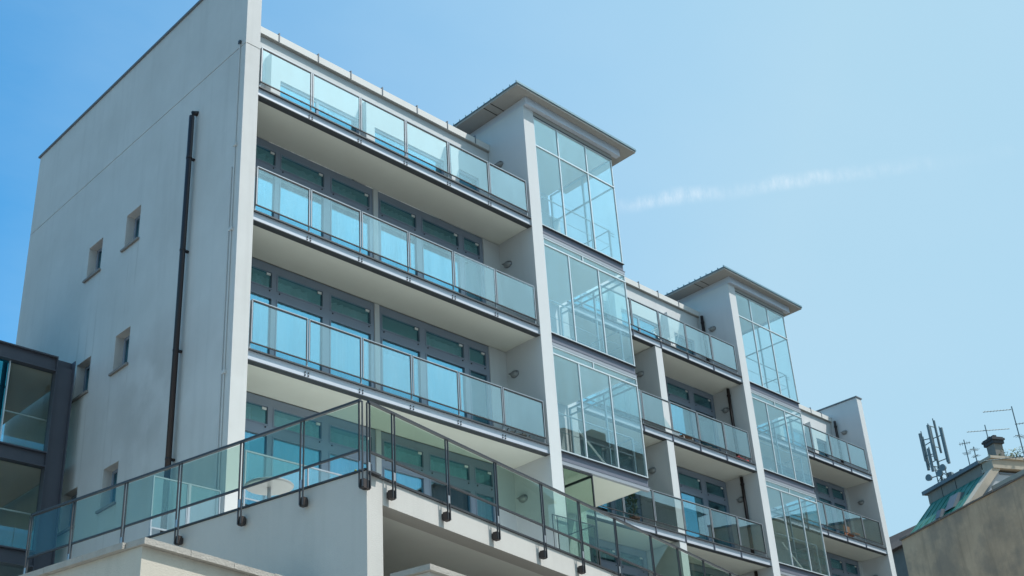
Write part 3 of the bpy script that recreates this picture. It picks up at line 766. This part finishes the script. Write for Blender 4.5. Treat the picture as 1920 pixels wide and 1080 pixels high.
# yellow hose left on the terrace corner
hp = []
for i in range(28):
    s = 0.02 + i * 0.035; hp.append((*tf(s, -.25 - 0.05 * math.sin(i * .7)), ZC + .055 + .012 * math.sin(i * 1.1)))
tag(MB().tube(hp, 0.016, 6).build("garden_hose", YEL, smooth=True), "thin yellow hose lying on the terrace wall corner", "hose")
# round table behind the terrace railing
tb = thing("round_table", "pale round table behind the terrace railing, in front of the balcony glass", "table", (-.88, -2.66, 7.70))
MB().lathe([(0, .72), (.36, .72), (.38, .735), (.38, .75), (.36, .765), (0, .765)], 'z', 28).build("table_top", LAMPG, tb, smooth=False)
MB().lathe([(0, .03), (.03, .03), (.03, .719)], 'z', 10).lathe([(.0, .03), (.2, .02), (.21, 0.0)], 'z', 20).build("pedestal", RAIL, tb)

# ------------------------------------------------------------------ low annex in the near left corner
AX = 11.4
an = thing("garden_annex", "low rendered annex with rough stone coping at the lower left corner", "annex", (-4.38, -5.28, 0), R(AX))
MB().box(.04, 5.0, .05, 7.5, 0.0, 6.20).build("wall", ANNEXM, an)
ac = MB()
for i in range(7):
    MB().box(i * .72 + .003, (i + 1) * .72 - .003, -.03, .30, 6.203, 6.285 + random.uniform(-.006, .006)).build("coping_stone", STONE, an)
for i in range(10):
    MB().box(-.04, .30, .304 + i * .72, .304 + (i + 1) * .72 - .006, 6.203, 6.285 + random.uniform(-.006, .006)).build("coping_stone", STONE, an)

# ------------------------------------------------------------------ glazed link at the far left
gl_ = thing("glazed_link", "dark steel framed glass stair link against the gable at the left edge", "building", (-.28, 6.0, 0))
XL = -6.4
def gbx(name, mt, *boxes, parent=None):
    mb = MB()
    for q in boxes: mb.box(*q)
    return mb.build(name, mt, parent or gl_)
def ibeam(name, x0, x1, y, z0, z1):
    return gbx(name, DSTEEL2, (x0, x1, y - .09, y + .09, z1 - .03, z1), (x0, x1, y - .01, y + .01, z0 + .03, z1 - .03), (x0, x1, y - .09, y + .09, z0, z0 + .03))
DSTEEL2 = mat("link_steel", (0.075, 0.08, 0.10), 0.5, 0.2, var=0.2, vscale=3)
for (za, zb) in ((13.72, 14.08), (11.49, 11.83), (9.32, 9.66), (6.4, 6.7)):
    ibeam("beam", XL, -.42, 0.0, za, zb)
gbx("roof_slab", DSTEEL2, (XL, 0.02, .10, 4.0, 13.95, 14.10))
gbx("ceiling", LINKC, (XL, -.02, .10, 4.0, 13.75, 13.82)); gbx("ceiling", LINKC, (XL, -.02, .10, 4.0, 11.5, 11.6))
gbx("floor_slab", DSTEEL2, (XL, 0.0, .12, 4.0, 11.62, 11.80)); gbx("floor_slab", DSTEEL2, (XL, 0.0, .12, 4.0, 9.35, 9.62))
# H-section column: two flanges and a web
gbx("column", DSTEEL2, (-.42, -.405, -.10, .10, 0, 14.08), (-.405, -.02, -.01, .01, 0, 13.9), (-.02, 0.0, -.10, .10, 0, 14.08))
gbx("column", DSTEEL2, (-.2, 0.0, 3.85, 4.0, 0, 13.7)); gbx("column", DSTEEL2, (-3.4, -3.2, -.08, .08, 0, 13.7))
for za, zb in ((11.83, 13.72), (9.66, 11.49), (6.7, 9.32)):
    gbx("pane", G_LINK, (-1.39, -.43, .02, .03, za + .01, zb - .01))
    gbx("mullion", MULL, (-1.42, -1.40, -.01, .04, za + .002, zb - .002))
    for a, b in ((-2.6, -1.43), (-3.8, -2.62), (-5.0, -3.82), (-6.2, -5.02)):
        gbx("pane", G_MIRR if za > 11 else G_LINK, (a, b, .02, .03, za + .01, zb - .01))
    gbx("pane", G_LINK, (XL, -.2, 3.9, 3.91, za + .12, zb - .12))
    for a, b in ((.12, 1.9), (1.93, 3.84)):
        gbx("pane", G_LINK, (-.07, -.06, a, b, za + .12, zb - .0))
gbx("rear_mullion", MULL, (-.26, -.21, 3.86, 3.94, 9.6, 13.7))
for z in (9.66, 11.83): gbx("inner_rail", MULL, (XL, -.2, .5, .53, z + .95, z + .98))

# ------------------------------------------------------------------ neighbours on the right
OU = Vector((-.43686, -.89953)); ON = Vector((.89953, -.43686)); O0 = Vector((45.0, 10.06))
MO = Matrix(((OU.x, ON.x, 0, O0.x), (OU.y, ON.y, 0, O0.y), (0, 0, 1, 0), (0, 0, 0, 1)))     # (u toward viewer's right, away, z)
ob = thing("weathered_building", "old building with a blank stained brown wall at the right edge", "building", (*O0, 0))
def inO(o):
    return Matrix.Translation(-Vector(o.location)) @ MO
MB().box(0.0, 22.0, 0.0, .45, 0.0, 19.2, inO(ob)).build("wall", OLDW, ob)
MB().box(0.0, 22.0, .452, 9.0, 0.0, 18.6, inO(ob)).build("roof", TILE, ob)
for i in range(34):
    a = -.06 + i * .65
    MB().box(a + .01, a + .64, -.08 + random.uniform(-.02, .02), .5, 19.203, 19.27 + random.uniform(-.015, .03), inO(ob)).build("coping_stone", OLDC, ob)

ch = thing("copper_roofed_house", "house with green copper mansard roof, cream gable and chimney behind the stained wall", "house", (*(O0 + ON * 3), 0))
A = inO(ch)
def hx(c8, name, mt, parent=None):
    mb = MB(); mb.hexa([tuple(A @ Vector(q)) for q in c8]); return mb.build(name, mt, parent or ch)
def bxo(name, mt, *q, parent=None):
    mb = MB()
    for k in q: mb.box(*k, A)
    return mb.build(name, mt, parent or ch)
bxo("wall", ATTIC, (-.3, 4.25, .55, 7.2, 0.0, 19.3))
# mansard slope (solid wedge) from eave up to the attic band
hx([(-.35, .5, 19.3), (4.2, .5, 19.3), (4.2, 6.8, 19.3), (-.35, 6.8, 19.3), (-.35, 2.55, 21.4), (4.2, 2.55, 21.4), (4.2, 5.0, 21.4), (-.35, 5.0, 21.4)], "roof", COPPER)
rf = [o for o in ch.children if o.name.startswith("roof")][0]
for i in range(9):
    u = -.25 + i * .52
    d = .03
    hx([(u - .02, .5 - d, 19.3 + d), (u + .02, .5 - d, 19.3 + d), (u + .02, .52, 19.32), (u - .02, .52, 19.32), (u - .02, 2.55 - d, 21.4), (u + .02, 2.55 - d, 21.4), (u + .02, 2.56, 21.4), (u - .02, 2.56, 21.4)], "standing_seam", COPPER, rf)
bxo("eave_gutter", LEAD, (-.4, 4.3, .30, .50, 19.26, 19.38))
# roof window hatch and pipe on the copper
hx([(2.35, 1.0, 19.95), (3.0, 1.0, 19.95), (3.0, 1.5, 20.1), (2.35, 1.5, 20.1), (2.35, 1.55, 20.75), (3.0, 1.55, 20.75), (3.0, 2.0, 20.75), (2.35, 2.0, 20.75)], "roof_hatch", LEAD)
hx([(1.85, .75, 19.7), (2.2, .75, 19.7), (2.2, 1.2, 19.8), (1.85, 1.2, 19.8), (1.85, 1.0, 20.15), (2.2, 1.0, 20.15), (2.2, 1.3, 20.15), (1.85, 1.3, 20.15)], "roof_vent", LEAD)
bxo("attic_wall", ATTIC, (-.55, 3.75, 2.6, 6.0, 21.402, 21.95))
bxo("attic_coping", LEAD, (-.75, 3.8, 2.42, 6.2, 21.953, 22.14))
bxo("attic_joint", DARK, (.6, .63, 2.585, 2.599, 21.42, 21.94), (1.7, 1.73, 2.585, 2.599, 21.42, 21.94))
# gable end on the right: pediment face, cream raking band and cornice
hx([(4.202, .55, 19.3), (4.5, .55, 19.3), (4.5, 9.5, 19.3), (4.202, 9.5, 19.3), (4.202, 2.7, 21.3), (4.5, 2.7, 21.3), (4.5, 9.5, 21.3), (4.202, 9.5, 21.3)], "gable_wall", PEDI)
hx([(4.15, .28, 19.25), (4.62, .28, 19.25), (4.62, .75, 19.25), (4.15, .75, 19.25), (4.15, 2.45, 21.45), (4.62, 2.45, 21.45), (4.62, 2.95, 21.45), (4.15, 2.95, 21.45)], "raking_cornice", CREAM)
bxo("cornice", CREAM, (3.82, 4.66, 2.5, 9.6, 21.452, 21.62), (3.86, 4.58, 2.56, 9.6, 21.62, 21.95), (3.82, 4.68, 2.46, 9.6, 21.95, 22.08))
bxo("recess_panel", LEAD, (4.503, 4.53, 2.9, 9.4, 21.18, 21.28))
cmn = bxo("chimney", BRICKM, (3.30, 3.86, 3.6, 4.1, 22.10, 23.10))
bxo("chimney_cap", SOOT, (3.22, 3.94, 3.52, 4.18, 23.103, 23.44), (3.17, 3.99, 3.47, 4.23, 23.28, 23.38), parent=cmn)
bxo("flue", SOOT, (3.32, 3.50, 3.75, 3.93, 23.443, 23.62), (3.62, 3.80, 3.75, 3.93, 23.443, 23.58), parent=cmn)
sk = bxo("roof_box", CREAM, (-.75, .35, 4.2, 5.2, 22.142, 22.95))
MB().lathe([(0, 22.95), (.05, 22.95), (.05, 23.15), (.11, 23.16), (.11, 23.28), (0, 23.3)], 'z', 10, tuple(A @ Vector((-.1, 4.7, 0)))).build("roof_vent", SOOT, sk)

def at(u, o, z): return MO @ Vector((u, o, z))
# shrub growing on the roof behind the chimney
sh = thing("roof_shrub", "small green shrub growing on the roof right of the chimney", "shrub", at(4.3, 4.2, 22.08))
lm = MB(); rnd = random.Random(3)
for i in range(260):
    c = Vector((rnd.gauss(0, .33), rnd.gauss(0, .3), abs(rnd.gauss(.22, .16)))); r1 = rnd.uniform(.05, .1)
    a = Vector((rnd.uniform(-1, 1), rnd.uniform(-1, 1), rnd.uniform(-1, 1))).normalized(); b = a.orthogonal().normalized()
    lm.quad(c - a * r1, c + b * r1 * .45, c + a * r1, c - b * r1 * .45)
lm.build("foliage", LEAF, sh)
MB().tube([(0, 0, -.02), (0.03, 0, .3)], .02, 5).tube([(0, 0, 0), (-.2, .05, .3)], .014, 5).tube([(0, 0, 0), (.22, -.1, .25)], .014, 5).build("stem", WOOD, sh)

# phone mast
mo = at(-2.1, 5.0, 21.6)
mast = thing("phone_mast", "cell phone mast with clustered vertical panel antennas on the far roof", "mast", mo)
MB().tube([(0, 0, 0), (0, 0, 5.0)], .07, 8).tube([(-.28, 0.1, 0), (-.28, .1, 2.6)], .035, 6).tube([(.05, -.3, 0), (.05, -.3, 2.6)], .035, 6).build("pole", ANT, mast)
lat = MB()
for i in range(8):
    z = .25 + i * .3; lat.tube([(-.28, .1, z), (0, 0, z + .3)], .018, 5).tube([(.05, -.3, z), (0, 0, z + .3)], .018, 5).tube([(-.28, .1, z), (.05, -.3, z + .15)], .018, 5)
lat.build("lattice", ANT, mast)
ov = OU.to_3d(); nv = ON.to_3d()
def mp_(u, o, z): return ov * u + nv * o + Vector((0, 0, z))
for u, o, z0, z1, w in ((-.85, 0, 2.75, 4.55, .12), (-.45, -.4, 3.1, 4.7, .10), (.30, -.35, 2.9, 4.9, .12), (.62, .2, 2.6, 4.65, .12), (-.1, .45, 3.5, 5.4, .09), (.08, -.5, 2.3, 3.6, .12)):
    c0, c1 = mp_(u, o, z0), mp_(u * 1.0, o, z1)
    MB().tube([c0, c1], [w * .72, w * .72], 8).build("panel_antenna", ANTP, mast)
    MB().tube([mp_(0, 0, z0 + .3), mp_(u, o, z0 + .3)], .028, 5).tube([mp_(0, 0, z1 - .4), mp_(u, o, z1 - .4)], .028, 5).tube([mp_(u * .85, o * .85, z0 + .1), mp_(u * .85, o * .85, z1 + .12)], .03, 5).build("mount_arm", ANT, mast)
for u, z in ((-.52, 2.15), (.75, 2.25), (.42, 2.05)):
    p_ = mp_(u, -.3, z)
    MB().tube([p_, p_ + mp_(.05, -.16, 0)], [.15, .19], 14).build("dish", ANTP, mast)
    MB().tube([mp_(0, 0, z), p_], .03, 5).build("mount_arm", ANT, mast)
MB().box(.12, .42, -.55, -.25, .3, 2.2).build("equipment_cabinet", ANTP, mast)

def tv_antenna(u, o, z, h, booms, label):
    t = thing("tv_antenna", label, "antenna", at(u, o, z), 0, "television antennas on the copper roofed house")
    MB().tube([(0, 0, 0), (0, 0, h)], .028, 6).build("pole", ANT, t)
    for (zz, ang, ln, off, n, el) in booms:
        d = Vector((math.cos(R(ang)), math.sin(R(ang)), 0)); e_ = Vector((-d.y, d.x, 0)); c = Vector((0, 0, zz))
        MB().tube([c + d * (off - ln / 2), c + d * (off + ln / 2)], .02, 5).build("boom", ANT, t)
        em = MB()
        for i in range(n):
            q = c + d * (off - ln / 2 + ln * (i + .5) / n); l2 = el * (1 - .35 * i / n)
            em.tube([q - e_ * l2, q + e_ * l2], .009, 4)
        em.build("element", ANT, t)
    return t
tv_antenna(2.55, 3.0, 22.12, 1.65, [(1.45, -65, .55, 0, 5, .28), (.95, 20, .45, .1, 4, .22)], "short thin antenna left of the chimney, leftmost on the house")
tv_antenna(3.1, 3.0, 22.12, 1.05, [(.9, -20, .5, 0, 4, .25), (.55, 60, .4, 0, 4, .2)], "low antenna tight against the left side of the chimney")
tv_antenna(3.57, 3.6, 23.443, .75, [(.45, -48, 2.1, .1, 14, .10)], "antenna with one long slanting boom on top of the chimney")
tv_antenna(7.0, 2.3, 20.6, 3.0, [(2.85, -50, 1.3, -.7, 9, .11), (2.1, -60, 1.1, .5, 8, .13), (1.5, -15, .9, .2, 6, .2), (.5, -55, 1.8, -.9, 12, .1), (.35, -50, .8, .3, 6, .2)], "tall antenna pole with several crossed booms at the right edge")
bxo("cornice", CREAM, (4.70, 9.5, 2.0, 2.6, 19.6, 20.1), (4.70, 9.5, 2.05, 6.6, 20.103, 20.45))

# far dark roof between the block and the stained wall
dh = thing("dark_roofed_house", "dark brown roof just right of the white block, behind the stained wall", "house", at(-12, 12, 0))
A2 = Matrix.Translation(-Vector(dh.location)) @ MO
mb = MB(); mb.box(-16, -6.5, 9.0, 16.0, 0, 22.9, A2); mb.build("wall", DWALL, dh)
mb = MB(); mb.hexa([tuple(A2 @ Vector(q)) for q in [(-17, 8.6, 22.903), (-6.2, 8.6, 22.903), (-6.2, 16.4, 22.903), (-17, 16.4, 22.903), (-17, 9.8, 24.4), (-9.6, 9.6, 24.0), (-9.0, 15, 24.0), (-17, 15, 24.4)]]); mb.build("roof", TILE, dh)

# ------------------------------------------------------------------ building across the street (seen only mirrored in the glass)
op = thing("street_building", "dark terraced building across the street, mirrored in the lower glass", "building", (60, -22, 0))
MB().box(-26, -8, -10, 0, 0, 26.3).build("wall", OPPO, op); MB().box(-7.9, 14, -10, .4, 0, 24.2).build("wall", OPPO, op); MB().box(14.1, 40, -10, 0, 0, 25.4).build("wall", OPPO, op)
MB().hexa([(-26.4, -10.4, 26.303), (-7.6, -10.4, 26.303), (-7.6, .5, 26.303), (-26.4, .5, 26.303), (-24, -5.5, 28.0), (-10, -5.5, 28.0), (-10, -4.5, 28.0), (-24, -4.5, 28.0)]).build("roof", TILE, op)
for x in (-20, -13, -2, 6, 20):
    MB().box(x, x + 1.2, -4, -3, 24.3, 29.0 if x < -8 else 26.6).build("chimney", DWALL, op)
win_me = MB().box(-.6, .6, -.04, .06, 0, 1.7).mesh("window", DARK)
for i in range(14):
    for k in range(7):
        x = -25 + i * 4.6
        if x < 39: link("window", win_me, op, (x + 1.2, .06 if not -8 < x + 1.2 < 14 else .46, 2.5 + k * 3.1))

# ------------------------------------------------------------------ things left on the balconies
def on(b, k): return BAYS[b]['y'], lev(k) + .031
y, z = on(1, 0)
rk = thing("drying_rack", "folding wire drying rack on the top balcony of the middle bay", "drying rack", (17.9, y + .55, z))
m_ = MB()
for x in (-.35, .35): m_.tube([(x, -.25, 0), (x, .25, .85)], .012, 5).tube([(x, .25, 0), (x, -.25, .85)], .012, 5)
m_.build("leg", WHITEP, rk)
m_ = MB()
for i in range(9): m_.tube([(-.45, -.28 + i * .07, .86), (.45, -.28 + i * .07, .86)], .006, 4)
m_.tube([(-.45, -.28, .86), (-.45, .28, .86)], .01, 4).tube([(.45, -.28, .86), (.45, .28, .86)], .01, 4)
m_.build("wire_shelf", WHITEP, rk)
def bundle(loc, lx, label, mt, h=.12, seed=1, cat="bundle"):
    rnd = random.Random(seed); t = thing("balcony_bundle", label, cat, loc, 0)
    a = MB()
    for i in range(5):
        x = -lx / 2 + lx * i / 4; a.tube([(x - lx * .12, rnd.uniform(-.04, .04), h * .3), (x + lx * .12, rnd.uniform(-.04, .04), h * rnd.uniform(.35, .8))], rnd.uniform(.25, .4) * h, 7)
    a.build("folded_cloth", mt, t, smooth=True)
    b2 = MB()
    for i in range(4): b2.tube([(-lx / 2 + lx * i / 3, .06, 0.0), (-lx / 2 + lx * i / 3 + .1, .0, h * 1.1)], .012, 5)
    b2.build("stick", DSTEEL, t); return t
y, z = on(0, 2)
bundle((7.75, y + .22, z), .7, "dark folded chair parts at the right end of the third balcony down", BUNDLE, .16, 2)
y, z = on(0, 1)
bundle((7.7, y + .22, z), .6, "dark things lying at the right end of the second balcony down", BUNDLE, .1, 3)
y, z = on(0, 0)
bd = bundle((5.45, y + .22, z), .55, "brown wooden slats lying behind the glass of the nearest top balcony", WOOD, .09, 4)
y, z = on(1, 0)
bundle((17.6, y + .2, z), 1.0, "black tangled things on the floor of the middle bay's top balcony", BUNDLE, .12, 5)
y, z = on(1, 1)
bundle((18.3, y + .2, z), 1.7, "dark heap along the glass on the middle bay, second balcony down", BUNDLE, .15, 6)
bundle((20.55, y + .18, z), .55, "red folded cloth at the right end of a middle bay balcony", RED, .17, 7, "cloth")
ct = thing("garden_chair", "light garden chair behind the glass, middle bay, second balcony down", "chair", (18.3, y + .75, z))
m_ = MB()
for sx in (-.22, .22):
    m_.tube([(sx, -.22, 0), (sx, -.2, .44)], .016, 5).tube([(sx, .22, 0), (sx, .2, .44), (sx, .3, .85)], .016, 5)
m_.build("leg", WHITEP, ct); MB().box(-.24, .24, -.23, .22, .43, .46).build("seat", WOOD, ct)
m_ = MB()
for i in range(3): m_.box(-.23, .23, .235 + i * .035, .255 + i * .035, .54 + i * .12, .62 + i * .12)
m_.build("backrest", WHITEP, ct)
y, z = on(2, 1)
oc = thing("orange_chair", "orange chair behind the glass on the farthest bay's lower balcony", "chair", (31.9, y + .6, z))
MB().box(-.22, .22, -.2, .2, .42, .45).build("seat", ORANGE, oc); MB().box(-.22, .22, .2, .23, .46, .85).build("backrest", ORANGE, oc)
m_ = MB()
for sx in (-.2, .2):
    for sy in (-.18, .18): m_.tube([(sx, sy, 0), (sx, sy, .42)], .015, 5)
m_.build("leg", RAIL, oc)
y, z = on(1, 2)
pp = thing("potted_plant", "tall potted plant behind the glass on the middle bay's lowest visible balcony", "plant", (15.2, y + .55, z))
MB().lathe([(0, 0), (.11, 0), (.15, .26), (.165, .26), (.165, .3), (.13, .3), (.13, .25), (0, .25)], 'z', 14).build("pot", CLAY, pp)
m_ = MB(); rnd = random.Random(9)
for i in range(120):
    zc = rnd.uniform(.3, 1.15); rr = .2 * (1.2 - abs(zc - .7)); an_ = rnd.uniform(0, 6.28)
    c = Vector((rr * math.cos(an_) * rnd.random(), rr * math.sin(an_) * rnd.random(), zc)); a = Vector((math.cos(an_), math.sin(an_), rnd.uniform(-.3, .9))).normalized() * .09; b = a.cross(Vector((0, 0, 1))).normalized() * .03
    m_.quad(c - a, c + b, c + a, c - b)
m_.build("foliage", LEAF, pp); MB().tube([(0, 0, .25), (.02, 0, 1.1)], .012, 5).build("stem", WOOD, pp)
